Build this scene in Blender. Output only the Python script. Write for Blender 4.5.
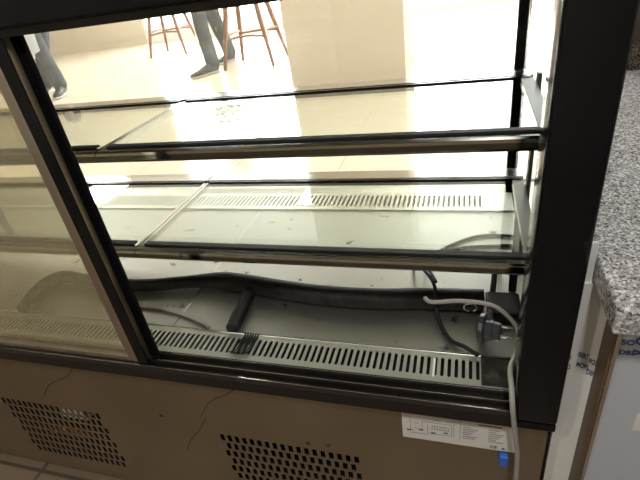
import bpy, bmesh, math, random
from mathutils import Vector, Matrix
random.seed(7)
PI = math.pi
for o in list(bpy.data.objects): bpy.data.objects.remove(o, do_unlink=True)
SC = bpy.context.scene
COL = SC.collection

# ------------------------------------------------------------------ camera
cd = bpy.data.cameras.new('camera'); cam = bpy.data.objects.new('camera', cd); COL.objects.link(cam)
cd.sensor_fit = 'HORIZONTAL'; cd.sensor_width = 36.0; cd.lens = 463.9/640*36.0
cd.clip_start = 0.02; cd.clip_end = 200
rt = Vector((0.95559, 0.26245, -0.13406)); up = Vector((-0.02612, 0.52854, 0.84851)); fw = Vector((-0.29355, 0.80732, -0.51192))
M = Matrix((rt, up, -fw)).transposed().to_4x4(); M.translation = Vector((0, -0.5436, 1.2))
cam.matrix_world = M
SC.camera = cam

# ------------------------------------------------------------------ world, light, exposure
w = bpy.data.worlds.new('sky'); SC.world = w; w.use_nodes = True
bg = w.node_tree.nodes['Background']; bg.inputs[0].default_value = (0.93, 0.97, 1.0, 1); bg.inputs[1].default_value = 7.0
SC.view_settings.view_transform = 'Standard'; SC.view_settings.look = 'None'
SC.view_settings.gamma = 1; SC.view_settings.use_curve_mapping = False
SC.view_settings.exposure = 0.0

def area(name, loc, size, power, rot=(0, 0, 0), color=(1, 1, 1), sy=None):
    l = bpy.data.lights.new(name, 'AREA'); l.energy = power; l.size = size; l.color = color
    if sy: l.shape = 'RECTANGLE'; l.size_y = sy
    o = bpy.data.objects.new(name, l); o.location = loc; o.rotation_euler = rot; COL.objects.link(o)
    return o
# daylight entering through the big hall windows (just inside the panes, facing into the hall)
area('window_daylight', (-1.6, 7.45, 1.65), 7.6, 270, (-PI/2, 0, 0), (1, 0.985, 0.96), 2.3)
HALL_LAMPS = [(-5.575, 4.93), (-1.75, 4.93), (1.6, 4.93), (-3.66, 2.4), (-0.2, 1.9)]  # last three are unseen lamps, added as fill
for lx, ly in HALL_LAMPS: area('ceiling_panel_light', (lx, ly, 2.965), 0.7, 22, (0, 0, 0), (1, 0.95, 0.86))
area('staff_fill', (0.15, -1.15, 2.57), 0.16, 30, (0, 0, 0), (1, 0.97, 0.93))  # unseen lamp added in place of a flash at the camera
area('staff_fill', (-1.5, -1.3, 2.57), 0.16, 20, (0, 0, 0), (1, 0.9, 0.76))  # unseen warm lamp added to brighten the left of the panel

# ------------------------------------------------------------------ materials
def principled(name, col, rough=.5, metal=0., spec=.5, coat=0.):
    m = bpy.data.materials.new(name); m.use_nodes = True
    b = m.node_tree.nodes['Principled BSDF']
    b.inputs['Base Color'].default_value = (*col, 1); b.inputs['Roughness'].default_value = rough
    b.inputs['Metallic'].default_value = metal; b.inputs['Specular IOR Level'].default_value = spec
    b.inputs['Coat Weight'].default_value = coat; b.inputs['Coat Roughness'].default_value = .06
    return m
def noise_col(m, c1, c2, scale=20, detail=4, lo=.35, hi=.65, stretch=(1, 1, 1), bump=0.):
    nt = m.node_tree; b = nt.nodes['Principled BSDF']
    tc = nt.nodes.new('ShaderNodeTexCoord'); mp = nt.nodes.new('ShaderNodeMapping'); mp.inputs['Scale'].default_value = stretch
    n = nt.nodes.new('ShaderNodeTexNoise'); n.inputs['Scale'].default_value = scale; n.inputs['Detail'].default_value = detail
    r = nt.nodes.new('ShaderNodeValToRGB'); r.color_ramp.elements[0].position = lo; r.color_ramp.elements[1].position = hi
    r.color_ramp.elements[0].color = (*c1, 1); r.color_ramp.elements[1].color = (*c2, 1)
    nt.links.new(tc.outputs['Object'], mp.inputs[0]); nt.links.new(mp.outputs[0], n.inputs['Vector'])
    nt.links.new(n.outputs['Fac'], r.inputs[0]); nt.links.new(r.outputs[0], b.inputs['Base Color'])
    if bump:
        bp = nt.nodes.new('ShaderNodeBump'); bp.inputs['Strength'].default_value = bump; bp.inputs['Distance'].default_value = .002
        nt.links.new(n.outputs['Fac'], bp.inputs['Height']); nt.links.new(bp.outputs[0], b.inputs['Normal'])
    return m
def glass(name, tint, f0=.04, rough=0.):
    m = bpy.data.materials.new(name); m.use_nodes = True; nt = m.node_tree
    for n in list(nt.nodes): nt.nodes.remove(n)
    out = nt.nodes.new('ShaderNodeOutputMaterial'); mix = nt.nodes.new('ShaderNodeMixShader')
    tr = nt.nodes.new('ShaderNodeBsdfTransparent'); tr.inputs[0].default_value = (*tint, 1)
    gl = nt.nodes.new('ShaderNodeBsdfGlossy'); gl.inputs['Roughness'].default_value = rough; gl.inputs[0].default_value = (1, 1, 1, 1)
    lw = nt.nodes.new('ShaderNodeLayerWeight'); lw.inputs[0].default_value = .5
    p = nt.nodes.new('ShaderNodeMath'); p.operation = 'POWER'; p.inputs[1].default_value = 5
    ma = nt.nodes.new('ShaderNodeMath'); ma.operation = 'MULTIPLY_ADD'; ma.inputs[1].default_value = 1-f0; ma.inputs[2].default_value = f0
    nt.links.new(lw.outputs['Facing'], p.inputs[0]); nt.links.new(p.outputs[0], ma.inputs[0]); nt.links.new(ma.outputs[0], mix.inputs[0])
    nt.links.new(tr.outputs[0], mix.inputs[1]); nt.links.new(gl.outputs[0], mix.inputs[2]); nt.links.new(mix.outputs[0], out.inputs[0])
    return m
def emission(name, col, st):
    m = bpy.data.materials.new(name); m.use_nodes = True
    b = m.node_tree.nodes['Principled BSDF']; b.inputs['Base Color'].default_value = (*col, 1)
    b.inputs['Emission Color'].default_value = (*col, 1); b.inputs['Emission Strength'].default_value = st
    return m

BLACK = principled('gloss_black', (.006, .006, .007), .14, 0, .2)
BLACKM = principled('matt_black', (.012, .012, .012), .5, 0, .3)
SILL = principled('dark_anodised', (.03, .026, .024), .28, .6)
GASKET = principled('black_gasket', (.008, .008, .008), .6)
ALU = noise_col(principled('brushed_aluminium', (.55, .5, .44), .32, 1.), (.5, .45, .39), (.62, .57, .5), 60, 3, .3, .7, (1, 1, .02))
CHROME = principled('chrome', (.72, .72, .7), .1, 1.)
SIDEM = principled('side_metal', (.2, .2, .185), .42, .8)
FARM = principled('far_strip', (.52, .52, .50), .1, 1.)
DKCHROME = principled('smoked_chrome', (.2, .21, .18), .12, 1.)
STEEL = principled('deck_steel', (.48, .47, .42), .2, 1.)
def steel_dirt(m):
    nt = m.node_tree; b = nt.nodes['Principled BSDF']
    tc = nt.nodes.new('ShaderNodeTexCoord')
    n1 = nt.nodes.new('ShaderNodeTexNoise'); n1.inputs['Scale'].default_value = 26; n1.inputs['Detail'].default_value = 5
    r1 = nt.nodes.new('ShaderNodeValToRGB'); r1.color_ramp.elements[0].position = .27; r1.color_ramp.elements[1].position = .34
    r1.color_ramp.elements[0].color = (.12, .115, .10, 1); r1.color_ramp.elements[1].color = (.41, .41, .38, 1)
    nt.links.new(tc.outputs['Object'], n1.inputs['Vector']); nt.links.new(n1.outputs['Fac'], r1.inputs[0]); nt.links.new(r1.outputs[0], b.inputs['Base Color'])
    n2 = nt.nodes.new('ShaderNodeTexNoise'); n2.inputs['Scale'].default_value = 3
    mr = nt.nodes.new('ShaderNodeMapRange'); mr.inputs[3].default_value = .42; mr.inputs[4].default_value = .52
    nt.links.new(tc.outputs['Object'], n2.inputs['Vector']); nt.links.new(n2.outputs['Fac'], mr.inputs[0]); nt.links.new(mr.outputs[0], b.inputs['Roughness'])
steel_dirt(STEEL)
GRILLE = principled('grille_metal', (.6, .6, .55), .38, .85)
PANEL = noise_col(principled('panel_steel', (.33, .27, .2), .3, .9), (.32, .27, .195), (.39, .33, .245), 3, 3, .3, .7)
CREASE = principled('film_crease', (.05, .04, .03), .5)
PAPER = principled('label_paper', (.62, .61, .58), .6)
INK = principled('ink', (.09, .09, .1), .7)
BLUEINK = principled('blue_ink', (.03, .05, .22), .6)
MOTTLED_BLACK = noise_col(principled('mottled', (.02, .02, .02), .6, 0, .25), (.007, .007, .007), (.02, .019, .018), 30, 4)
GREYC = principled('grey_cable', (.3, .29, .27), .5)
PLUGM = principled('plug_plastic', (.035, .036, .042), .38)
PIN = principled('plug_pin', (.85, .83, .78), .25, .9)
WHITEP = principled('white_plastic', (.8, .8, .78), .4)
HAZECOL = (.8, .72, .52)
PANE = glass('clear_pane', (.985, .995, .985))
SHELFG = glass('shelf_glass', (.90, .935, .905), .05)
def hazy(m, col, fac):  # mixes a veil of diffuse and translucent colour over the glass
    nt = m.node_tree; out = [n for n in nt.nodes if n.type == 'OUTPUT_MATERIAL'][0]; src = out.inputs[0].links[0].from_socket
    df = nt.nodes.new('ShaderNodeBsdfDiffuse'); df.inputs[0].default_value = (*col, 1)
    tl = nt.nodes.new('ShaderNodeBsdfTranslucent'); tl.inputs[0].default_value = (*col, 1)
    ad = nt.nodes.new('ShaderNodeMixShader'); mx = nt.nodes.new('ShaderNodeMixShader'); mx.inputs[0].default_value = fac
    nt.links.new(df.outputs[0], ad.inputs[1]); nt.links.new(tl.outputs[0], ad.inputs[2]); nt.links.new(src, mx.inputs[1]); nt.links.new(ad.outputs[0], mx.inputs[2]); nt.links.new(mx.outputs[0], out.inputs[0])
    return m
DOORG = glass('door_glass', (.955, .945, .90), .06)
hazy(DOORG, HAZECOL, .07)  # beige veil mixed into the door glass colour
FRONTG = hazy(glass('front_glass_pane', (.985, .995, .985)), (.85, .85, .82), .035)  # pale haze put into the glass colour, washing out the hall
FILM = principled('film_on_steel', (.62, .62, .6), .38)
DOORFILM = principled('door_film', (.42, .45, .5), .4)
BROWNEDGE = noise_col(principled('brown_edge', (.12, .075, .04), .5), (.1, .06, .03), (.15, .095, .05), 30, 4, .3, .7, (1, 1, .1))
WALNUT = noise_col(principled('walnut', (.2, .09, .045), .4), (.17, .075, .035), (.26, .12, .06), 14, 4, .3, .7, (1, 1, .1))
JEANS = noise_col(principled('grey_trousers', (.05, .055, .06), .85), (.04, .045, .05), (.065, .07, .075), 30, 4)
SHOE = principled('dark_shoe', (.03, .027, .025), .45)
SOLE = principled('pale_sole', (.55, .52, .46), .7)
SKIN = principled('skin', (.55, .34, .25), .5)
HAIR = principled('hair', (.03, .02, .015), .6)
COAT = principled('white_coat', (.75, .76, .78), .8)
SHIRT = principled('dark_shirt', (.05, .055, .08), .8)
BEIGE = principled('beige_paint', (.66, .58, .46), .7)
WHITE = principled('white_paint', (.8, .79, .76), .8)
STAFFWALL = principled('staff_wall_paint', (.34, .31, .26), .8)
BARK = principled('bark', (.09, .06, .04), .9)
LEAF = noise_col(principled('leaf', (.06, .16, .03), .6), (.04, .12, .02), (.11, .25, .05), 3, 2)
WOODWALL = principled('brown_board', (.07, .055, .04), .5)
LAMPON = emission('lamp_diffuser', (1, .97, .9), 14)
COPPER = principled('copper', (.5, .22, .07), .35, .9)
FIN = principled('pale_fins', (.75, .72, .65), .5)

def tiles(name, c, grout, sx, sy, rough, gw=.006):
    m = principled(name, c, rough, 0, .5); nt = m.node_tree; b = nt.nodes['Principled BSDF']
    tc = nt.nodes.new('ShaderNodeTexCoord'); mp = nt.nodes.new('ShaderNodeMapping')
    br = nt.nodes.new('ShaderNodeTexBrick'); br.offset = 0; br.inputs['Scale'].default_value = 1
    br.inputs['Brick Width'].default_value = sx; br.inputs['Row Height'].default_value = sy; br.inputs['Mortar Size'].default_value = gw
    br.inputs['Color1'].default_value = (*c, 1); br.inputs['Color2'].default_value = (c[0]*.96, c[1]*.955, c[2]*.94, 1); br.inputs['Mortar'].default_value = (*grout, 1)
    nt.links.new(tc.outputs['Object'], mp.inputs[0]); nt.links.new(mp.outputs[0], br.inputs['Vector']); nt.links.new(br.outputs['Color'], b.inputs['Base Color'])
    return m
HALLFLOOR = tiles('hall_tiles', (.80, .71, .58), (.6, .5, .38), .6, .6, .16, .004)
STAFFFLOOR = tiles('staff_tiles', (.17, .125, .085), (.06, .05, .04), .3, .3, .5)

def granite_mat(name, base, lightc, darkc, scale=170):
    m = principled(name, base, .22); nt = m.node_tree; b = nt.nodes['Principled BSDF']
    tc = nt.nodes.new('ShaderNodeTexCoord')
    v = nt.nodes.new('ShaderNodeTexVoronoi'); v.inputs['Scale'].default_value = scale
    n = nt.nodes.new('ShaderNodeTexNoise'); n.inputs['Scale'].default_value = scale*.9; n.inputs['Detail'].default_value = 2
    sep = nt.nodes.new('ShaderNodeSeparateColor')
    r = nt.nodes.new('ShaderNodeValToRGB'); e = r.color_ramp.elements; r.color_ramp.interpolation = 'CONSTANT'
    e[0].position = 0; e[0].color = (*darkc, 1); e[1].position = .2; e[1].color = (*base, 1)
    x = e.new(.45); x.color = (*lightc, 1)
    x = e.new(.68); x.color = (base[0]*.75, base[1]*.73, base[2]*.68, 1)
    x = e.new(.86); x.color = (base[0]*1.05, base[1]*.98, base[2]*.88, 1)
    mx = nt.nodes.new('ShaderNodeMix'); mx.data_type = 'RGBA'; mx.blend_type = 'MULTIPLY'; mx.inputs[0].default_value = .6
    r2 = nt.nodes.new('ShaderNodeValToRGB'); r2.color_ramp.elements[0].position = .35; r2.color_ramp.elements[0].color = (.35, .35, .35, 1); r2.color_ramp.elements[1].position = .5
    for q in (v, n): nt.links.new(tc.outputs['Object'], q.inputs['Vector'])
    nt.links.new(v.outputs['Color'], sep.inputs[0]); nt.links.new(sep.outputs[0], r.inputs[0]); nt.links.new(n.outputs['Fac'], r2.inputs[0])
    nt.links.new(r.outputs[0], mx.inputs[6]); nt.links.new(r2.outputs[0], mx.inputs[7]); nt.links.new(mx.outputs[2], b.inputs['Base Color'])
    return m
GRANITE = granite_mat('grey_granite', (.40, .41, .425), (.66, .68, .71), (.14, .14, .15), 330)
GRANITE_DK = granite_mat('brown_granite', (.1, .085, .07), (.2, .18, .15), (.02, .02, .02), 260)

# ------------------------------------------------------------------ helpers
def smooth(o, ang=40):
    for p in o.data.polygons: p.use_smooth = True
    try: o.data.set_sharp_from_angle(angle=math.radians(ang))
    except Exception: pass
def obj(name, bm, mat, parent=None, sm=False):
    bmesh.ops.recalc_face_normals(bm, faces=bm.faces)
    me = bpy.data.meshes.new(name); bm.to_mesh(me); bm.free(); me.materials.append(mat)
    o = bpy.data.objects.new(name, me); COL.objects.link(o)
    if parent:
        o.parent = parent
        bpy.context.view_layer.update(); o.matrix_parent_inverse = parent.matrix_world.inverted()
    if sm: smooth(o)
    return o
def tag(o, label=None, cat=None, group=None, kind=None):
    if label: o['label'] = label
    if cat: o['category'] = cat
    if group: o['group'] = group
    if kind: o['kind'] = kind
    return o
def empty(name, loc, label, cat, group=None):
    o = bpy.data.objects.new(name, None); o.location = loc; o.empty_display_size = .05; COL.objects.link(o)
    bpy.context.view_layer.update()
    return tag(o, label, cat, group)
def B(): return bmesh.new()
def box(bm, x0, x1, y0, y1, z0, z1, bev=0., seg=2):
    vs = [bm.verts.new((x, y, z)) for z in (z0, z1) for y in (y0, y1) for x in (x0, x1)]
    fs = [bm.faces.new([vs[i] for i in f]) for f in ((0, 2, 3, 1), (4, 5, 7, 6), (0, 1, 5, 4), (2, 6, 7, 3), (0, 4, 6, 2), (1, 3, 7, 5))]
    if bev:
        es = list({e for f in fs for e in f.edges})
        bmesh.ops.bevel(bm, geom=es, offset=bev, segments=seg, affect='EDGES', profile=.5)
    return bm
def bx(x0, x1, y0, y1, z0, z1, bev=0., seg=2): return box(B(), x0, x1, y0, y1, z0, z1, bev, seg)
def prism_x(bm, prof, x0, x1):
    a = [bm.verts.new((x0, y, z)) for y, z in prof]; b = [bm.verts.new((x1, y, z)) for y, z in prof]
    n = len(prof)
    for i in range(n): bm.faces.new((a[i], a[(i+1) % n], b[(i+1) % n], b[i]))
    bm.faces.new(a[::-1]); bm.faces.new(b)
    return bm
def catmull(pts, n=8):
    P = [Vector(p) for p in pts]
    if len(P) < 3: return P
    Q = [2*P[0]-P[1]] + P + [2*P[-1]-P[-2]]; out = []
    for i in range(1, len(Q)-2):
        for k in range(n):
            t = k/n
            out.append(.5*((2*Q[i]) + (Q[i+1]-Q[i-1])*t + (2*Q[i-1]-5*Q[i]+4*Q[i+1]-Q[i+2])*t*t + (3*Q[i]-Q[i-1]-3*Q[i+1]+Q[i+2])*t**3))
    out.append(P[-1]); return out
def tube(bm, pts, r, seg=10, sm=True, n=8):
    P = catmull(pts, n) if sm else [Vector(p) for p in pts]
    rs = r if callable(r) else (lambda t: r)
    rings = []; prev = None
    for i, p in enumerate(P):
        t = (P[min(i+1, len(P)-1)] - P[max(i-1, 0)]).normalized()
        if prev is None:
            a = Vector((0, 0, 1)) if abs(t.z) < .9 else Vector((1, 0, 0)); u = t.cross(a).normalized()
        else: u = (prev - t*prev.dot(t)).normalized()
        prev = u; v = t.cross(u); rr = rs(i/(len(P)-1))
        rings.append([bm.verts.new(p + (u*math.cos(2*PI*k/seg)+v*math.sin(2*PI*k/seg))*rr) for k in range(seg)])
    for a, b in zip(rings, rings[1:]):
        for k in range(seg): bm.faces.new((a[k], a[(k+1) % seg], b[(k+1) % seg], b[k]))
    bm.faces.new(rings[0][::-1]); bm.faces.new(rings[-1])
    return bm
def lathe(bm, prof, origin, axis, seg=24):
    ax = Vector(axis).normalized(); a = Vector((0, 0, 1)) if abs(ax.z) < .9 else Vector((1, 0, 0))
    u = ax.cross(a).normalized(); v = ax.cross(u); o = Vector(origin); rings = []
    for d, r in prof:
        rings.append([bm.verts.new(o+ax*d+(u*math.cos(2*PI*k/seg)+v*math.sin(2*PI*k/seg))*max(r, 1e-4)) for k in range(seg)])
    for p, q in zip(rings, rings[1:]):
        for k in range(seg): bm.faces.new((p[k], p[(k+1) % seg], q[(k+1) % seg], q[k]))
    bm.faces.new(rings[0][::-1]); bm.faces.new(rings[-1])
    return bm
def text(name, s, size, mat, mw, parent, ext=.0002):
    cu = bpy.data.curves.new(name, 'FONT'); cu.body = s; cu.size = size; cu.extrude = ext; cu.offset = size*.022
    t = bpy.data.objects.new(name, cu); COL.objects.link(t)
    bpy.context.view_layer.update()
    me = bpy.data.meshes.new_from_object(t.evaluated_get(bpy.context.evaluated_depsgraph_get()))
    bpy.data.objects.remove(t, do_unlink=True)
    me.transform(mw); me.materials.clear(); me.materials.append(mat)
    o = bpy.data.objects.new(name, me); COL.objects.link(o); o.parent = parent
    bpy.context.view_layer.update(); o.matrix_parent_inverse = parent.matrix_world.inverted()
    return o
def frame_m(origin, xdir, ydir):
    x = Vector(xdir).normalized(); y = Vector(ydir).normalized(); z = x.cross(y)
    m = Matrix((x, y, z)).transposed().to_4x4(); m.translation = Vector(origin); return m
def struct(name, bm, mat, parent=None):
    o = obj(name, bm, mat, parent)
    if not parent: o['kind'] = 'structure'
    return o

# ------------------------------------------------------------------ room shell
HF = .3
struct('floor_staff', bx(-5, 3, -2.7, 1.0, -.1, 0), STAFFFLOOR)
struct('floor_hall', bx(-10, 4, 1.0, 8.0, .2, HF), HALLFLOOR)
struct('trim_1', bx(-10, 4, .98, 1.0, 0, HF), BEIGE)                   # riser of the raised hall floor
struct('ceiling_hall', bx(-10, 4, 1.0, 5.6, 3.0, 3.1), WHITE)
struct('ceiling_atrium', bx(-10, 4, 5.6, 8.0, 4.7, 4.8), WHITE)
struct('wall_upper_front', bx(-10, 4, 5.5, 5.6, 3.1, 4.7), WHITE)
struct('ceiling_staff', bx(-5, 3, -2.7, 1.0, 2.6, 3.1), WHITE)
struct('wall_staff_back', bx(-5, 3, -2.8, -2.7, 0, 2.6), STAFFWALL)
struct('wall_staff_left', bx(-5.1, -5, -2.8, 1.0, 0, 2.6), STAFFWALL)
struct('wall_staff_right', bx(3, 3.1, -2.8, 1.0, 0, 2.6), STAFFWALL)
struct('wall_left', bx(-10.1, -10, 1.0, 8.0, HF, 4.7), BEIGE)
struct('wall_front_left', bx(-10, -5, .9, 1.0, 0, 3.0), BEIGE)
struct('wall_front_right', bx(3.0, 4, .9, 1.0, 0, 3.0), BEIGE)
struct('wall_right', bx(4, 4.1, 1.0, 8.0, HF, 4.7), WHITE)
struct('wall_back_left', bx(-10, -5.75, 7.6, 7.75, HF, 4.7), BEIGE)
struct('baseboard_back', bx(-10, -5.75, 7.585, 7.6, HF, HF+.09), BEIGE)
struct('wall_back_sill', bx(-5.75, 4, 7.6, 7.75, HF, HF+.18), WHITE)
struct('wall_back_lintel', bx(-5.75, 4, 7.6, 7.75, 4.55, 4.7), WHITE)
WX = [-5.75, -3.9, -2.05, -.2, 1.65, 3.5]
for i in range(5):
    a, b_ = WX[i], WX[i+1]
    f = B()
    for (p, q) in ((a, a+.05), (b_-.05, b_)): box(f, p, q, 7.62, 7.68, HF+.18, 4.55)
    for (p, q) in ((HF+.18, HF+.23), (2.95, 3.0), (4.5, 4.55)): box(f, a+.05, b_-.05, 7.62, 7.68, p, q)
    wf = struct('window_%d' % (i+1), f, WHITE)
    obj('pane', bx(a+.05, b_-.05, 7.645, 7.655, HF+.23, 4.5), PANE, wf)
struct('wall_back_right', bx(3.5, 4, 7.6, 7.75, HF+.18, 4.55), WHITE)
# beige pillar standing in the hall
struct('wall_pillar', bx(-1.44, -.47, 3.35, 4.0, HF, 3.0), BEIGE)
struct('ground_outside', bx(-14, 6, 7.76, 16, 0, .02), principled('pavement', (.35, .35, .33), .9))

# ceiling lamps, some of them added as fill
for i, (lx, ly) in enumerate(HALL_LAMPS):
    t = empty('ceiling_panel_lamp', (lx, ly, 2.99), ['square white ceiling panel lamp at the far left of the hall', 'square white ceiling panel lamp beside the beige pillar',
        'square white ceiling panel lamp at the right end of the hall, added as fill', 'square white ceiling panel lamp nearest the left of the display case, added as fill', 'square white ceiling panel lamp just in front of the display case, added as fill'][i], 'lamp', 'ceiling panel lamps of the hall')
    f = B()
    s = .38
    for (p, q, r_, t_) in ((-s, s, -s, -s+.02), (-s, s, s-.02, s), (-s, -s+.02, -s+.02, s-.02), (s-.02, s, -s+.02, s-.02)): box(f, lx+p, lx+q, ly+r_, ly+t_, 2.96, 3.0)
    obj('frame', f, WHITE, t)
    obj('diffuser', bx(lx-s+.02, lx+s-.02, ly-s+.02, ly+s-.02, 2.972, 2.99), LAMPON, t)
for lx, ly, lab in ((.15, -1.15, 'round ceiling downlight right above the staff side of the case, added in place of camera flash'), (-1.5, -1.3, 'round ceiling downlight further along the staff ceiling, added to brighten the left')):  # both lamps are unseen, added for their light
    t = empty('fill_lamp', (lx, ly, 2.6), lab, 'lamp', 'added staff side fill lamps')
    obj('housing', lathe(B(), [(0, .12), (.012, .12), (.012, .095), (.02, .095)], (lx, ly, 2.6), (0, 0, -1), 28), WHITE, t, True)

# ------------------------------------------------------------------ the display case
CASE = empty('display_case', (-.64, .45, 0), 'long black framed refrigerated display case seen from its open staff side', 'display case')
XL, XR = -2.10, .148
# steel service panel with two punched vents
def vent_panel():
    bm = B(); y0, y1 = .012, .014
    x0, x1, z0, z1 = XL, XR-.003, .03, .516
    vents = [(-1.172, -.850), (-.514, -.19)]
    zt, zb, rp, sh = .321, .085, .0290, .0222
    rows = int((zt-zb)/rp)
    def face(xa, xb, za, zb_):
        bm.faces.new([bm.verts.new(p) for p in ((xa, y0, za), (xb, y0, za), (xb, y0, zb_), (xa, y0, zb_))])
    face(x0, x1, zt, z1); zlast = zt
    for r in range(rows):
        ztop = zt - r*rp; zbot = ztop - sh
        x = x0
        for va, vb in vents:
            px, sw = .0183, .0102
            k = 0; xs = va + (.009 if r % 2 else 0)
            while xs + sw <= vb + .004:
                face(x, xs, zbot, ztop); x = xs + sw; xs += px
        face(x, x1, zbot, ztop)
        face(x0, x1, ztop-rp, zbot); zlast = ztop-rp
    face(x0, x1, z0, zlast)
    bmesh.ops.remove_doubles(bm, verts=bm.verts, dist=1e-5)
    ret = bmesh.ops.extrude_face_region(bm, geom=bm.faces[:])
    bmesh.ops.translate(bm, verts=[v for v in ret['geom'] if isinstance(v, bmesh.types.BMVert)], vec=(0, y1-y0, 0))
    return bm
obj('service_panel', vent_panel(), PANEL, CASE)
for pts in ([(-.414, .0115, .506), (-.45, .0115, .47), (-.505, .0115, .432), (-.545, .0115, .376)], [(-.534, .0115, .372), (-.56, .0115, .33), (-.60, .0115, .28), (-.625, .0115, .235)],
            [(-.838, .0115, .492), (-.88, .0115, .45), (-.955, .0115, .408), (-1.0, .0115, .36)]):
    obj('film_crease', tube(B(), pts, .0011, 6), CREASE, CASE)
for (x, z) in ((-.655, .355), (-.3, .34), (-.255, .345)):
    obj('drip_stain', lathe(B(), [(0, .006), (.0008, .005)], (x, .0118, z), (0, -1, 0), 10), CREASE, CASE)
obj('machine_housing', bx(XL+.01, XR-.01, .5, .86, .05, .46), BLACKM, CASE)
obj('bottom_tray', bx(XL+.01, XR-.01, .02, .86, .03, .05), BLACKM, CASE)
obj('plinth', bx(XL+.02, XR-.02, .04, .88, 0, .03), BLACKM, CASE)
obj('cheek_panel', bx(XL, XL+.004, .014, .89, .05, .516), BLACK, CASE)
obj('cheek_panel', bx(XR-.004, XR, .014, .89, .05, .516), BLACK, CASE)
obj('customer_panel', bx(XL, XR, .885, .905, .05, .53), BLACK, CASE)
# parts glimpsed through the vents
c = obj('condenser', bx(-.995, -.915, .022, .06, .268, .300), FIN, CASE)
obj('compressor', lathe(B(), [(0, .05), (.02, .075), (.1, .08), (.15, .06), (.165, .02)], (-1.03, .24, .06), (0, 0, 1), 24), BLACKM, CASE, True)
obj('copper_pipe', tube(B(), [(-1.13, .08, .12), (-1.085, .04, .175), (-1.04, .03, .195), (-1.0, .04, .175), (-.96, .08, .12)], .014, 10), COPPER, CASE, True)

# sliding-door sill with three ridges
sp = [(-.014, .514), (-.014, .540), (-.011, .5455), (-.006, .5455), (-.0035, .542), (-.0035, .530), (.0075, .530), (.0075, .543), (.009, .546), (.0125, .546), (.014, .543), (.014, .530),
      (.0275, .530), (.0275, .543), (.029, .546), (.0345, .546), (.036, .543), (.036, .53), (.05, .524), (.05, .514)]
sill = obj('door_sill', prism_x(B(), sp, XL+.05, .092), SILL, CASE)
for yy, zz in ((-.0085, .5462), (.0108, .5467), (.0318, .5467)):
    obj('ridge_glint', bx(XL+.07, .092, yy-.0011, yy+.0011, zz-.0006, zz+.0004, .0004, 1), CHROME, CASE)  # chrome slivers added to draw the highlight lines along the ridges
lp = obj('lower_frame', bx(XL, XR, -.0125, .011, .514, .5285), BLACK, CASE)
# header
obj('header', bx(XL, XR, -.016, .062, 1.178, 1.238, .004), BLACK, CASE)
obj('header_track', bx(XL+.05, .09, -.004, .026, 1.168, 1.178), SILL, CASE)
# posts
def corner_post(x0, x1, y0, y1, z0, z1, bev=.006): return obj('corner_post', bx(x0, x1, y0, y1, z0, z1, bev, 3), BLACK, CASE, True)
corner_post(.0845, .149, -.017, .045, .534, 1.235)
corner_post(XL, XL+.064, -.017, .045, .534, 1.235)
corner_post(.124, .149, .875, .902, .53, 1.235, .003)
corner_post(XL, XL+.025, .875, .902, .53, 1.235, .003)
obj('front_header', bx(XL+.025, .124, .88, .902, 1.21, 1.235), BLACK, CASE)
# glass of the case
obj('front_glass', bx(XL+.025, .124, .888, .896, .53, 1.21), FRONTG, CASE)
obj('roof_panel', bx(XL+.002, XR-.002, .062, .88, 1.215, 1.233), BLACKM, CASE)
obj('end_glass', bx(.1395, .1455, .045, .875, .528, 1.222), PANE, CASE)
obj('end_glass', bx(XL+.004, XL+.01, .045, .875, .528, 1.222), PANE, CASE)
# steel deck in two plates, channel underneath
def deck(x0, x1):
    bm = B(); prof = [(.126, .518), (.126, .5215), (.70, .5215), (.70, .518)]
    return prism_x(bm, prof, x0, x1)
DZ = .5215
obj('deck_plate', deck(XL+.012, -.6415), STEEL, CASE)
obj('deck_plate', deck(-.6385, .138), STEEL, CASE)
obj('deck_seam', bx(-.6412, -.6388, .127, .70, .518, .5222), CHROME, CASE)
obj('deck_channel', bx(XL+.012, .138, .05, .66, .495, .50), BLACKM, CASE)
obj('deck_channel', bx(XL+.012, .138, .66, .87, .495, .50), principled('pale_channel', (.5, .5, .46), .5), CASE)  # paler colour stands in for the bright veil over the far slots
def slot_grille(x0, x1, xs0, xs1, y0, y1, sy0, sy1, pitch, sw, z, th=.0025):
    bm = B()
    def f(a, b_, c_, d):
        bm.faces.new([bm.verts.new(p) for p in ((a, c_, z), (b_, c_, z), (b_, d, z), (a, d, z))])
    f(x0, x1, y0, sy0); f(x0, x1, sy1, y1)
    x = x0; xs = xs1 - sw
    L = []
    while xs > xs0: L.append(xs); xs -= pitch
    cap = sw*.5
    for s in reversed(L):
        f(x, s, sy0, sy1); x = s + sw
        # rounded slot ends
        for (yc, sg) in ((sy0, 1), (sy1, -1)):
            for (xa, xb) in ((s, s+sw*.3), (s+sw, s+sw*.7)):
                bm.faces.new([bm.verts.new(p) for p in ((xa, yc, z), (xb, yc, z), (xa, yc+sg*sw*.35, z))])
    f(x, x1, sy0, sy1)
    bmesh.ops.recalc_face_normals(bm, faces=bm.faces)
    ret = bmesh.ops.extrude_face_region(bm, geom=bm.faces[:])
    bmesh.ops.translate(bm, verts=[v for v in ret['geom'] if isinstance(v, bmesh.types.BMVert)], vec=(0, 0, -th))
    return bm
g1 = obj('air_grille', slot_grille(XL+.012, .0385, XL+.02, .036, .054, .1245, .0665, .1125, .01255, .0062, .5265), GRILLE, CASE)
obj('grille_lip', bx(XL+.012, .138, .1245, .1275, .515, .5285), CHROME, CASE)
obj('grille_lip', bx(XL+.012, .138, .051, .0535, .515, .5285), GRILLE, CASE)
obj('grille_end_plate', bx(.040, .095, .056, .1235, .523, .5262, .001), noise_col(principled('grimy_black', (.02, .02, .02), .35), (.012, .012, .012), (.09, .07, .05), 45, 4, .5, .75), CASE)
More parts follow.
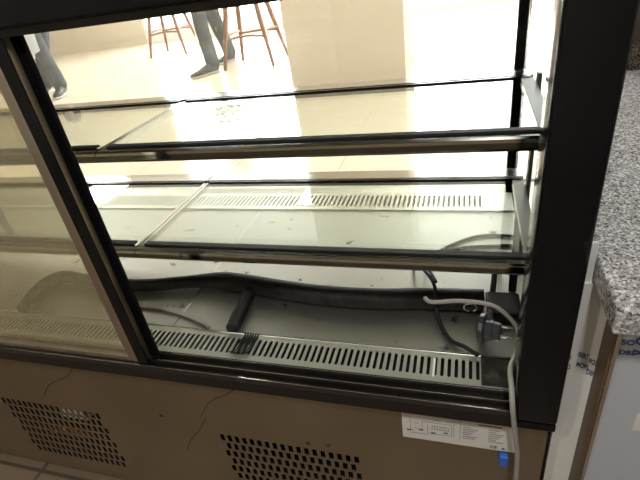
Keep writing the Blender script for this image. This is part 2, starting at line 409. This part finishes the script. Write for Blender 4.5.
obj('air_grille', slot_grille(XL+.012, .138, XL+.02, .05, .7015, .815, .722, .797, .0149, .0062, .5265), GRILLE, CASE)
obj('rear_ledge', prism_x(B(), [(.815, .51), (.815, .5265), (.845, .533), (.875, .533), (.875, .51)], XL+.026, .122), GRILLE, CASE)
# shelf uprights with hook slots
def upright(x0, x1, y):
    u = obj('shelf_upright', bx(x0, x1, y-.012, y+.012, .529, .968), SIDEM, CASE)
    s = B(); z = .6
    xx = x0 if x0 > -.5 else x1
    while z < .95:
        box(s, xx-.0006, xx+.0006, y-.0035, y+.0035, z, z+.012); z += .03
    obj('hook_slots', s, GASKET, u)
for y in (.235, .43):
    upright(.126, .1335, y); upright(XL+.012, XL+.02, y)

# sliding doors, both pushed to the left
def door(y0, y1, x0, x1, lab):
    z0, z1 = .534, 1.170
    fr = B()
    box(fr, x0, x0+.03, y0, y1, z0, z1, .0015); box(fr, x1-.047, x1-.024, y0, y1, z0, z1, .0015)
    box(fr, x0+.03, x1-.047, y0, y1, z0, z0+.026); box(fr, x0+.03, x1-.047, y0, y1, z1-.02, z1)
    d = obj('sliding_door', fr, ALU, CASE); d['label'] = lab
    obj('edge_gasket', bx(x1-.024, x1, y0-.002, y0+.0012, z0+.004, z1, .001), BLACK, d)
    ym = (y0+y1)/2
    obj('pane', bx(x0+.03, x1-.047, ym-.002, ym+.002, z0+.026, z1-.02), DOORG, d)
    return d
door(-.003, .006, -1.44, -.606, 'aluminium framed glass door nearer the staff side')
door(.0145, .0225, -1.41, -.586, 'aluminium framed glass door nearer the shelves')

door(.0145, .027, -2.035, -1.37, 'aluminium framed fixed glass panel at the far left')
# rating label on the panel
lab = obj('rating_label', bx(-.098, .098, .0108, .0119, .413, .4895), PAPER, CASE); lab['label'] = 'white paper label with a wiring diagram and small print'
ink = B()
def ln(x0, z0, x1, z1, t=.0007):
    box(ink, min(x0, x1)-t/2, max(x0, x1)+t/2, .0104, .0109, min(z0, z1)-t/2-.012, max(z0, z1)+t/2-.012)
for a in ((-.083, .488, -.083, .446), (-.083, .45, -.078, .45), (-.083, .442, -.05, .442), (-.062, .477, -.01, .477), (-.062, .477, -.062, .45), (-.052, .47, -.052, .446), (-.045, .468, -.015, .468),
          (-.045, .459, -.015, .459), (-.01, .477, -.01, .446), (-.05, .446, -.01, .446), (-.006, .481, -.006, .444), (-.04, .485, -.03, .485), (-.076, .47, -.068, .47), (-.076, .456, -.068, .456)): ln(*a)
for k in range(7): ln(-.044+k*.0048, .459, -.044+k*.0048, .468)
for k in range(4): box(ink, -.09+k*.022, -.082+k*.022, .0104, .0109, .435+.004*(k % 2), .4385+.004*(k % 2))
ln(.005, .493, .005, .437)
for r in range(7):
    for cix in range(2):
        x = .01 + cix*.043; wdt = .012 + .016*((r*7+cix*5) % 4)/4
        ln(x, .478-r*.0052, x+wdt, .478-r*.0052, .0011)
ln(.036, .4885, .072, .4885, .0028)
obj('printing', ink, INK, lab)
text('ce_mark', 'CE', .010, INK, frame_m((.056, .0106, .418), (1, 0, 0), (0, 0, 1)), lab)
text('ce_mark', '▲', .007, INK, frame_m((.075, .0106, .418), (1, 0, 0), (0, 0, 1)), lab)

# ------------------------------------------------------------------ glass shelves
def shelf(x0, x1, z, yn, yf, label):
    s = empty('glass_shelf', ((x0+x1)/2, (yn+yf)/2, z-.02), label, 'shelf', 'framed glass shelves of the case')
    # near bar: chrome nose profile
    pr = [(yn-.004, z-.021), (yn-.007, z-.016), (yn-.007, z-.004), (yn-.003, z+.001), (yn+.012, z+.001), (yn+.012, z-.006), (yn+.004, z-.008), (yn+.004, z-.021)]
    obj('near_rail', prism_x(B(), pr, x0, x1), DKCHROME, s)
    obj('rail_trim', bx(x0, x1, yn-.0085, yn-.0072, z-.0065, z-.0015), CHROME, s)
    obj('seal_strip', bx(x0+.01, x1-.012, yn+.0125, yn+.026, z+.0005, z+.0042), GASKET, s)
    # far bar: flat polished strip standing just above the glass
    obj('far_rail', bx(x0, x1, yf+.004, yf+.05, z-.012, z+.004, .0015), FARM, s)
    obj('far_seal', bx(x0+.006, x1-.006, yf-.006, yf+.0035, z-.010, z+.003), BLACK, s)
    for (a, b_, mm) in ((x0, x0+.006, CHROME), (x1-.024, x1, SIDEM)) if x1 > 0 else ((x0, x0+.024, SIDEM), (x1-.006, x1, CHROME)):
        obj('side_rail', bx(a, b_, yn+.0125, yf-.0065, z-.012, z+.0012, .001), mm, s)
    obj('pane', bx(x0+(.0062 if x1 > 0 else .0242), x1-(.0242 if x1 > 0 else .0062), yn+.0128, yf-.0067, z-.0065, z), SHELFG, s)
    return s
XM = -.657
for z, lv in ((.952, 'upper'), (.735, 'lower')):
    shelf(XM+.0015, .1245, z, .135, .462, '%s glass shelf with chrome rails on the right, behind the open doorway' % lv)
    shelf(XL+.028, XM-.0015, z, .135, .462, '%s glass shelf on the left, mostly behind the sliding doors' % lv)

# ------------------------------------------------------------------ loose things on the deck
obj('corner_strip', bx(.100, .116, .335, .343, DZ+.0005, .705, .001), BLACKM, CASE)
band = empty('dark_band', (-.4, .28, DZ), 'thick black rubber hose lying across the steel deck', 'band')  # tube shape drawn for the dark band across the deck
r1 = .0235
obj('main_run', tube(B(), [(-1.08, .129, DZ+.017), (-1.103, .2, DZ+.017), (-1.10, .25, DZ+.017), (-1.06, .272, DZ+.017), (-.95, .255, DZ+.017), (-.80, .255, DZ+.017), (-.66, .28, DZ+.019), (-.58, .284, DZ+r1), (-.50, .277, DZ+r1), (-.4, .262, DZ+r1), (-.3, .252, DZ+r1), (-.18, .252, DZ+r1), (-.07, .264, DZ+r1), (.046, .27, DZ+r1)],
     lambda t: .0165 + .007*min(1, max(0, (t-.45)/.1)), 16), MOTTLED_BLACK, band, True)
obj('branch', tube(B(), [(-.493, .278, DZ+.022), (-.49, .215, DZ+.0155), (-.486, .165, DZ+.0145), (-.482, .1292, DZ+.0142)], .0138, 14), MOTTLED_BLACK, band, True)

blk = empty('connector_block', (.09, .25, DZ), 'black plastic block on the deck behind the plug', 'block')
obj('body', bx(.05, .118, .225, .305, DZ, DZ+.020, .003), BLACKM, blk)
obj('cover', bx(.054, .114, .23, .30, DZ+.020, DZ+.025, .002), BLACKM, blk)

# plug with pale cable
plug = empty('power_plug', (.055, .18, DZ), 'black two pin power plug lying on its side on the deck', 'plug')
PZ = DZ+.0285; ax = (.975, -.2, 0.05)
obj('plug_head', lathe(B(), [(0, .012), (.003, .019), (.02, .0195), (.022, .0175), (.034, .0165), (.036, .015)], (.04, .176, PZ), ax, 8), PLUGM, plug)
obj('collar', lathe(B(), [(0, .016), (.004, .0285), (.012, .0285), (.014, .02)], (.033, .1788, PZ), ax, 12), PLUGM, plug)
bm = B()
tube(bm, [(.05, .178, PZ+.004), (.052, .21, PZ+.010), (.053, .237, PZ+.014)], lambda t: .0125-.005*t, 10)
for k in range(5): lathe(bm, [(0, .0105-k*.0006), (.003, .0105-k*.0006)], (.0522, .208+k*.0065, PZ+.010+k*.0006), (0, 1, .1), 10)
obj('strain_relief', bm, PLUGM, plug)
A = Vector(ax).normalized(); Sd = Vector((0, 0, 1)).cross(A).normalized()
for sgn in (-1, 1):
    p0 = Vector((.04, .176, PZ)) + A*.035 + Sd*sgn*.0055 + Vector((0, 0, sgn*.0078))
    obj('pin', lathe(B(), [(0, .0026), (.019, .0026), (.021, .0016)], p0, A, 12), PIN, plug, True)
p0 = Vector((.04, .176, PZ)) - Vector((0, 0, .0165)) + A*.005 - Sd*.012
obj('earth_clip', bx(p0.x-.003, p0.x+.012, p0.y-.002, p0.y+.001, p0.z+.004, p0.z+.010), PIN, plug)

def wire(name, pts, r, mat, label, seg=8, cat='cable', group=None):
    o = obj(name, tube(B(), pts, r, seg), mat, None, True); return tag(o, label, cat, group)
c0 = DZ+.0045
wire('power_cable', [(.132, .52, c0), (.02, .505, c0), (-.06, .475, c0), (-.115, .455, c0), (-.112, .40, c0), (-.085, .335, DZ+.052), (-.055, .272, DZ+.054), (-.045, .215, DZ+.02), (-.02, .165, DZ+.006), (.01, .140, DZ+.011), (.033, .119, DZ+.014)],
     .0042, BLACKM, 'black cable bending over the hose and ending at the grille')
wire('power_cable', [(.132, .565, c0), (.04, .56, c0), (-.04, .50, c0), (-.08, .44, c0), (-.078, .36, DZ+.045), (-.056, .285, DZ+.062), (-.052, .275, DZ+.060)], .004, BLACKM, 'short black cable meeting the grey one on top of the hose')
wire('grey_power_cable', [(-.072, .225, DZ+.056), (-.055, .212, DZ+.057), (0, .215, DZ+.062), (.058, .203, DZ+.066), (.088, .17, DZ+.065), (.101, .15, DZ+.055), (.100, .11, DZ+.058), (.088, .065, .592), (.079, .03, .598), (.0795, -.005, .592), (.081, -.021, .572), (.0845, -.0235, .544), (.092, -.024, .49), (.097, -.024, .45), (.1, -.022, .36), (.098, -.02, .25), (.085, -.018, .15), (.06, -.03, .03), (0, -.08, .0055), (-.1, -.1, .0055)],
     .0042, GREYC, 'pale grey cable arching from the hose over the sill and hanging down')
wire('grey_curve', [(-.9, .20, c0), (-.78, .19, c0), (-.70, .186, c0), (-.62, .168, c0), (-.56, .146, c0), (-.545, .136, c0)], .0042, GREYC, 'thin grey tube curving on the deck beside the sliding door')  # thin tube drawn for the grey arch on the deck
wire('corner_cable', [(.085, .42, DZ+.01), (.076, .385, DZ+.05), (.07, .345, DZ+.05), (.066, .312, DZ+.02), (.064, .309, DZ+.006)], .006, BLACKM, 'short dark cable standing up behind the black block')
# wire ring clip
bm = B(); tube(bm, [(.019+.0125*math.cos(a), .2405-.001*math.sin(a), DZ+.026+.0105*math.sin(a)) for a in [x*PI/9 for x in range(-3, 14)]], .0018, 6)
tag(obj('wire_ring', bm, PIN, None, True), 'small open wire ring lying on the black hose', 'ring')
# black tie bundle on the grille
bm = B()
for k in range(6):
    x = -.448+k*.006
    tube(bm, [(x-.008, .066, .529), (x-.004, .085, .5305), (x, .108, .530), (x+.002, .124, .532), (x+.004, .112, .5315), (x+.002, .09, .531)], .0013, 6)
tube(bm, [(-.462, .068, .5292), (-.44, .064, .5305), (-.42, .07, .5305), (-.415, .09, .5315)], .0016, 6)
tag(obj('cable_tie', bm, GASKET, None, True), 'tangle of thin black ties lying on the slotted grille', 'cable tie')
tag(obj('paper_strip', bx(-.047, -.0425, .062, .108, .5268, .5285, .0005), WHITEP), 'narrow white strip lying across the slotted grille', 'strip')
bc = empty('blue_connector', (.08, -.006, .405), 'small blue plug end showing below the paper label', 'connector')
obj('body', bx(.072, .088, -.002, .0105, .385, .412, .003), principled('blue_plastic', (.03, .12, .5), .4), bc)

# ------------------------------------------------------------------ granite counter on the right
slab = tag(obj('granite_worktop', bx(.166, 1.3, -.085, .955, .79, .83, .005, 3), GRANITE), 'grey speckled granite worktop right of the display case', 'worktop')
cab = empty('counter_cabinet', (.6, .45, 0), 'counter cabinet in printed protective film under the granite worktop', 'cabinet')
obj('side_panel', bx(.1886, .1905, .031, .93, .03, .789), FILM, cab)
obj('carcass', bx(.1905, 1.28, .0, .93, .0, .789), BLACKM, cab)
obj('edge_board', bx(.1885, .1915, -.031, .03, .03, .789), BROWNEDGE, cab)
obj('edge_profile', bx(.1918, .1965, -.033, -.0005, .03, .788), CHROME, cab)
df = obj('door', bx(.1968, .70, -.030, -.001, .05, .785, .001), DOORFILM, cab); df['label'] = 'door still wrapped in pale blue printed film'
obj('door', bx(.703, 1.27, -.030, -.001, .05, .785, .001), DOORFILM, cab)
obj('sticker', bx(.2405, .28, -.031, -.0301, .565, .60), PAPER, df)
bm = B()
pts = [(.1515, .012), (.1655, .016), (.1883, .006), (.1883, .012), (.1655, .022), (.1515, .018)]
lo = [bm.verts.new((x, y, .02)) for x, y in pts]; hi = [bm.verts.new((x, y, .789)) for x, y in pts]
for i in range(6): bm.faces.new((lo[i], lo[(i+1) % 6], hi[(i+1) % 6], hi[i]))
bm.faces.new(lo[::-1]); bm.faces.new(hi)
fil = obj('filler_strip', bm, FILM, cab)
obj('filler_strip', bx(.1515, .1650, .0185, .0235, .02, .85), FILM, cab)
fa = Vector((.1655, .016, 0)); fd = (Vector((.1883, .006, 0))-fa).normalized(); nn = Vector((fd.y, -fd.x, 0))
SQ = Matrix.Diagonal((.46, 1, 1, 1))
for s_, t_, z, sz in (('BERT', .001, .656, .0135), ('PO5', .0155, .650, .0135), ('MOPS', .001, .636, .0135), ('DB9', .0155, .628, .0145)):
    p_ = fa + fd*t_ + nn*.0004; text('film_print', s_, sz, BLUEINK, frame_m((p_.x, p_.y, z), (fd.x, fd.y, 0), (0, 0, 1)) @ SQ, fil)
for s_, z in (('H', .650), ('CI', .630)): text('film_print', s_, .0135, BLUEINK, frame_m((.153, .0120, z), (1, .28, 0), (0, 0, 1)) @ SQ, fil)
for s_, x, z, sz in (('SO', .1985, .728, .012), ('DBS', .1985, .711, .0105), ('>', .2135, .709, .020), ('O', .213, .730, .018), ('PO5', .235, .70, .014), ('SO', .24, .74, .014)):
    text('film_print', s_, sz, BLUEINK, frame_m((x, -.0304, z), (1, 0, 0), (0, 0, 1)), df)
led = tag(obj('dark_granite_ledge', bx(.33, 1.5, 1.005, 1.045, HF, .89, .003), GRANITE_DK), 'dark brown granite ledge beyond the far end of the grey worktop', 'ledge')
struct('wall_side_screen', bx(.30, 2.2, 1.05, 1.09, HF, 2.1), WOODWALL)

# ------------------------------------------------------------------ stools
def stool(cx, cy, rot, label, leg_mat, grp):
    t = empty('bar_stool', (cx, cy, HF), label, 'stool', grp); Rm = Matrix.Rotation(rot, 3, 'Z')
    def P(x, y, z): v = Rm @ Vector((x, y, 0)); return (cx+v.x, cy+v.y, HF+z)
    ft, tp, h = .285, .15, .72
    for sx in (-1, 1):
        for sy in (-1, 1):
            obj('leg', tube(B(), [P(sx*ft, sy*ft, 0), P(sx*(ft+tp)/2, sy*(ft+tp)/2, h/2), P(sx*tp, sy*tp, h)], lambda q: .017+.012*q, 10, False), leg_mat, t, True)
    k = .3/h; e = ft+(tp-ft)*k
    for (a, b_, dz) in (((-e, -e), (e, -e), 0), ((-e, e), (e, e), 0), ((-e, -e), (-e, e), .03), ((e, -e), (e, e), .03)):
        m = ((a[0]+b_[0])/2*.82, (a[1]+b_[1])/2*.82)
        obj('stretcher', tube(B(), [P(*a, .3+dz), P(m[0], m[1], .315+dz), P(*b_, .3+dz)], .012, 8), leg_mat, t, True)
    bm = B(); n = 24
    lathe(bm, [(0, .17), (.008, .2), (.025, .205), (.04, .19), (.045, .12)], (cx, cy, HF+h), (0, 0, 1), 28)
    obj('seat', bm, COAT, t, True)
    bm = B(); tube(bm, [P(.19*math.cos(a), .19*math.sin(a), h+.2) for a in [PI*.1+PI*.8*i/8 for i in range(9)]], .02, 8); obj('backrest', bm, leg_mat, t, True)
stool(-2.29, 4.62, .05, 'walnut bar stool beside the standing person in dark trousers', WALNUT, 'bar stools in the hall')
stool(-4.22, 6.08, .1, 'walnut bar stool furthest from the beige pillar', WALNUT, 'bar stools in the hall')
stool(-3.35, 5.75, .5, 'bar stool with pale legs behind the standing person', WHITE, 'bar stools in the hall')

# ------------------------------------------------------------------ people
def skin_mesh(name, joints, edges, mat, parent, root=0, sub=2):
    me = bpy.data.meshes.new(name); me.from_pydata([j[0] for j in joints], edges, []); o = bpy.data.objects.new(name, me); COL.objects.link(o)
    sk = o.modifiers.new('s', 'SKIN'); sk.use_smooth_shade = True
    for i, j in enumerate(joints):
        r = j[1]; me.skin_vertices[0].data[i].radius = r if isinstance(r, tuple) else (r, r)
    me.skin_vertices[0].data[root].use_root = True
    ss = o.modifiers.new('u', 'SUBSURF'); ss.levels = sub; ss.render_levels = sub
    bpy.context.view_layer.update()
    nm = bpy.data.meshes.new_from_object(o.evaluated_get(bpy.context.evaluated_depsgraph_get()))
    bpy.data.objects.remove(o, do_unlink=True)
    nm.materials.clear(); nm.materials.append(mat); nm.name = name
    q = bpy.data.objects.new(name, nm); COL.objects.link(q); q.parent = parent
    bpy.context.view_layer.update(); q.matrix_parent_inverse = parent.matrix_world.inverted()
    for p in nm.polygons: p.use_smooth = True
    return q
def shoe(p_heel, p_toe, lift, parent):
    h = Vector(p_heel); t = Vector(p_toe); d = t-h; L = d.length; d.normalize(); s = Vector((0, 0, 1)).cross(d).normalized(); u = d.cross(s)
    def ring(f, wd, z0, z1, bm, n=12):
        c_ = h + d*(L*f); out = []
        for k in range(n):
            a = 2*PI*k/n; out.append(bm.verts.new(c_ + s*(wd*math.cos(a)) + u*((z0+z1)/2 + (z1-z0)/2*math.sin(a))))
        return out
    def loft(specs):
        bm = B(); rs = [ring(*q, bm) for q in specs]
        for a, b_ in zip(rs, rs[1:]):
            for k in range(12): bm.faces.new((a[k], a[(k+1) % 12], b_[(k+1) % 12], b_[k]))
        bm.faces.new(rs[0][::-1]); bm.faces.new(rs[-1]); return bm
    up_ = obj('shoe', loft([(0, .022, .02, .09), (.06, .037, .018, .115), (.25, .042, .018, .12), (.42, .043, .018, .105), (.62, .047, .018, .08), (.8, .047, .018, .065), (.94, .034, .02, .055), (1, .014, .022, .04)]), SHOE, parent, True)
    obj('sole', loft([(-.01, .024, 0, .024), (.06, .04, 0, .024), (.3, .042, 0, .024), (.65, .05, 0, .024), (.85, .049, 0, .024), (.97, .034, .003, .026), (1.015, .014, .008, .026)]), SOLE, up_, True)
def person(base, fdir, feet, label, coat=False):
    bx_, by_ = base; t = empty('person', (bx_, by_, HF), label, 'person')
    f = Vector((fdir[0], fdir[1], 0)).normalized(); s = Vector((f.y, -f.x, 0)); Z = Vector((0, 0, 1)); o = Vector((bx_, by_, HF))
    def W(a, b_, z): return tuple(o + f*a*.94 + s*b_*.94 + Z*z*.915)
    # feet: list of (ankle world xy, heel lift, toe dir)
    pel = W(0, 0, .93)
    J = [(pel, (.15, .11)), (W(.0, 0, 1.12), (.14, .1)), (W(.01, 0, 1.33), (.17, .115)), (W(0, 0, 1.46), (.07, .065)), (W(.015, 0, 1.54), (.055, .055)), (W(.03, 0, 1.62), (.075, .085)), (W(.02, 0, 1.72), (.07, .085))]
    E_ = [(0, 1), (1, 2), (2, 3), (3, 4), (4, 5), (5, 6)]
    for sg in (-1, 1):
        n = len(J)
        J += [(W(0, sg*.19, 1.40), .055), (W(-.03, sg*.26, 1.12), .042), (W(.08, sg*.25, .89), .03), (W(.12, sg*.24, .82), (.038, .018))]
        E_ += [(2, n), (n, n+1), (n+1, n+2), (n+2, n+3)]
        # five separate fingers
        for fi, (off, ln_) in enumerate(((-.026, .06), (-.010, .072), (.008, .076), (.024, .068), (-.034, .035))):
            m = len(J)
            J.append((W(.128+.01*(fi < 4), sg*.24+off*.9, .785 if fi < 4 else .82), .0095)); J.append((W(.135, sg*.24+off*1.1-sg*.006, .785-ln_*.6), .0085)); J.append((W(.122, sg*.235+off*1.1, .785-ln_), .007))
            E_ += [(n+3, m), (m, m+1), (m+1, m+2)]
    TJ = [(W(0, 0, .99), (.165, .125)), (W(0, 0, .9), (.165, .13))]; TE = [(0, 1)]
    for sg, (ax_, ay_, az_, hx, hy, tx, ty, lz) in zip((-1, 1), feet):
        ank = Vector((ax_, ay_, HF+az_)); hip = Vector(W(0, sg*.09, .86)); kn = (hip+ank)/2 + f*.03
        n = len(J); J += [(tuple(hip), .085), (tuple(kn), .058), (tuple(ank), .04)]; E_ += [(0, n), (n, n+1), (n+1, n+2)]
        m = len(TJ); TJ += [(tuple(hip), .1), (tuple(kn), .08), (tuple(kn*.35+ank*.65), .08), (tuple(ank-Z*.075), .083)]; TE += [(1, m), (m, m+1), (m+1, m+2), (m+2, m+3)]
        shoe((hx, hy, HF+.001+lz), (tx, ty, HF+.001), lz, t)
    body = skin_mesh('body', J, E_, SKIN, t)
    skin_mesh('trousers', TJ, TE, JEANS, t)
    sj = [(W(0, 0, .97), (.175, .13)), (W(0, 0, 1.14), (.155, .115)), (W(.01, 0, 1.34), (.185, .13)), (W(0, 0, 1.45), (.09, .08))]; se = [(0, 1), (1, 2), (2, 3)]
    for sg in (-1, 1):
        n = len(sj); sj += [(W(0, sg*.2, 1.39), .065), (W(-.03, sg*.265, 1.12), .053), (W(.06, sg*.255, .93), .042)]; se += [(2, n), (n, n+1), (n+1, n+2)]
    skin_mesh('top', sj, se, COAT if coat else SHIRT, t)
    hd = Vector(W(.02, 0, 1.69))
    bm = B(); bmesh.ops.create_icosphere(bm, subdivisions=3, radius=1, matrix=Matrix.Translation(hd+Z*.035-f*.02) @ Matrix.Diagonal((.098, .098, .105, 1)))
    for v in [v for v in bm.verts if (v.co-hd).dot(f) > .055 and v.co.z < hd.z+.07]: bm.verts.remove(v)
    obj('hair', bm, HAIR, t, True)
    for sg in (-1, 1):
        bm = B(); bmesh.ops.create_icosphere(bm, subdivisions=2, radius=.011, matrix=Matrix.Translation(Vector(W(.108, sg*.03, 1.675)))); obj('eye', bm, WHITEP, t, True)
        bm = B(); bmesh.ops.create_icosphere(bm, subdivisions=2, radius=1, matrix=Matrix.Translation(Vector(W(.02, sg*.083, 1.66))) @ Matrix.Diagonal((.02, .02, .032, 1))); obj('ear', bm, SKIN, t, True)
    bm = B(); lathe(bm, [(0, .016), (.03, .012), (.045, .006)], W(.107, 0, 1.625), (f.x*.4, f.y*.4, .9), 10); obj('nose', bm, SKIN, t, True)
    bm = B(); bmesh.ops.create_icosphere(bm, subdivisions=2, radius=1, matrix=Matrix.Translation(Vector(W(.105, 0, 1.595))) @ Matrix.Diagonal((.022, .022, .007, 1))); obj('mouth', bm, principled('lips', (.4, .15, .13), .5), t, True)
    if coat:
        # open knee-length coat skirt, longer on one side
        bm = B(); n = 26; rings = []
        for (z, ra, rb) in ((1.0, .19, .14), (.8, .215, .17), (.68, .24, .205), (None, .275, .25)):
            rr = []
            for k in range(n):
                a = PI*(-.05 + .8*k/(n-1))
                zz = z if z else .46 - .10*math.sin(a)
                rr.append(bm.verts.new(o + f*(rb*math.cos(a)) + s*(ra*math.sin(a)) + Z*zz))
            rings.append(rr)
        for a, b_ in zip(rings, rings[1:]):
            for k in range(n-1): bm.faces.new((a[k], a[k+1], b_[k+1], b_[k]))
        bmesh.ops.solidify(bm, geom=bm.faces[:], thickness=.006)
        obj('coat_skirt', bm, COAT, t, True)
    return t
# standing person in dark grey trousers
person((-2.755, 4.52), (-.42, -.9), [(-2.74, 4.90, .12, -2.72, 4.95, -2.84, 4.67, .0), (-2.65, 4.25, .11, -2.63, 4.30, -2.80, 3.99, .0)], 'standing person in dark grey trousers beside the walnut bar stool')
person((-4.52, 3.98), (.35, -.9), [(-4.72, 3.98, .12, -4.75, 4.04, -4.66, 3.73, .0), (-4.32, 3.78, .12, -4.35, 3.84, -4.22, 3.55, .0)], 'walking person in a white coat and grey trousers at the far left', True)

# ------------------------------------------------------------------ trees outside the windows
def tree(x, y, h, rad, label):
    t = empty('leafy_tree', (x, y, .02), label, 'tree', 'trees outside the hall windows')
    obj('trunk', tube(B(), [(x, y, .02), (x+.05, y, h*.3), (x-.03, y, h*.62)], lambda q: .1-.05*q, 10), BARK, t, True)
    bm = B()
    for k in range(900):
        d = Vector((random.gauss(0, 1), random.gauss(0, 1), random.gauss(0, 1))).normalized() * rad * random.uniform(.45, 1)
        c_ = Vector((x, y, h*.68)) + Vector((d.x, d.y, d.z*.9)); a = random.uniform(.07, .14)
        q = Matrix.Rotation(random.uniform(0, 6.3), 3, 'Z') @ Matrix.Rotation(random.uniform(0, 3), 3, 'X')
        bm.faces.new([bm.verts.new(c_ + q @ Vector(v)) for v in ((-a, 0, 0), (0, -a*.5, .02), (a, 0, 0), (0, a*.5, .02))])
    obj('crown', bm, LEAF, t)
tree(-6.3, 11.0, 4.5, 1.25, 'green leafy tree furthest left outside the hall windows')
tree(-4.4, 12.4, 4.9, 1.2, 'green leafy tree in the middle outside the hall windows')
tree(-2.0, 11.8, 3.8, 1.0, 'green leafy tree nearest the pillar outside the hall windows')
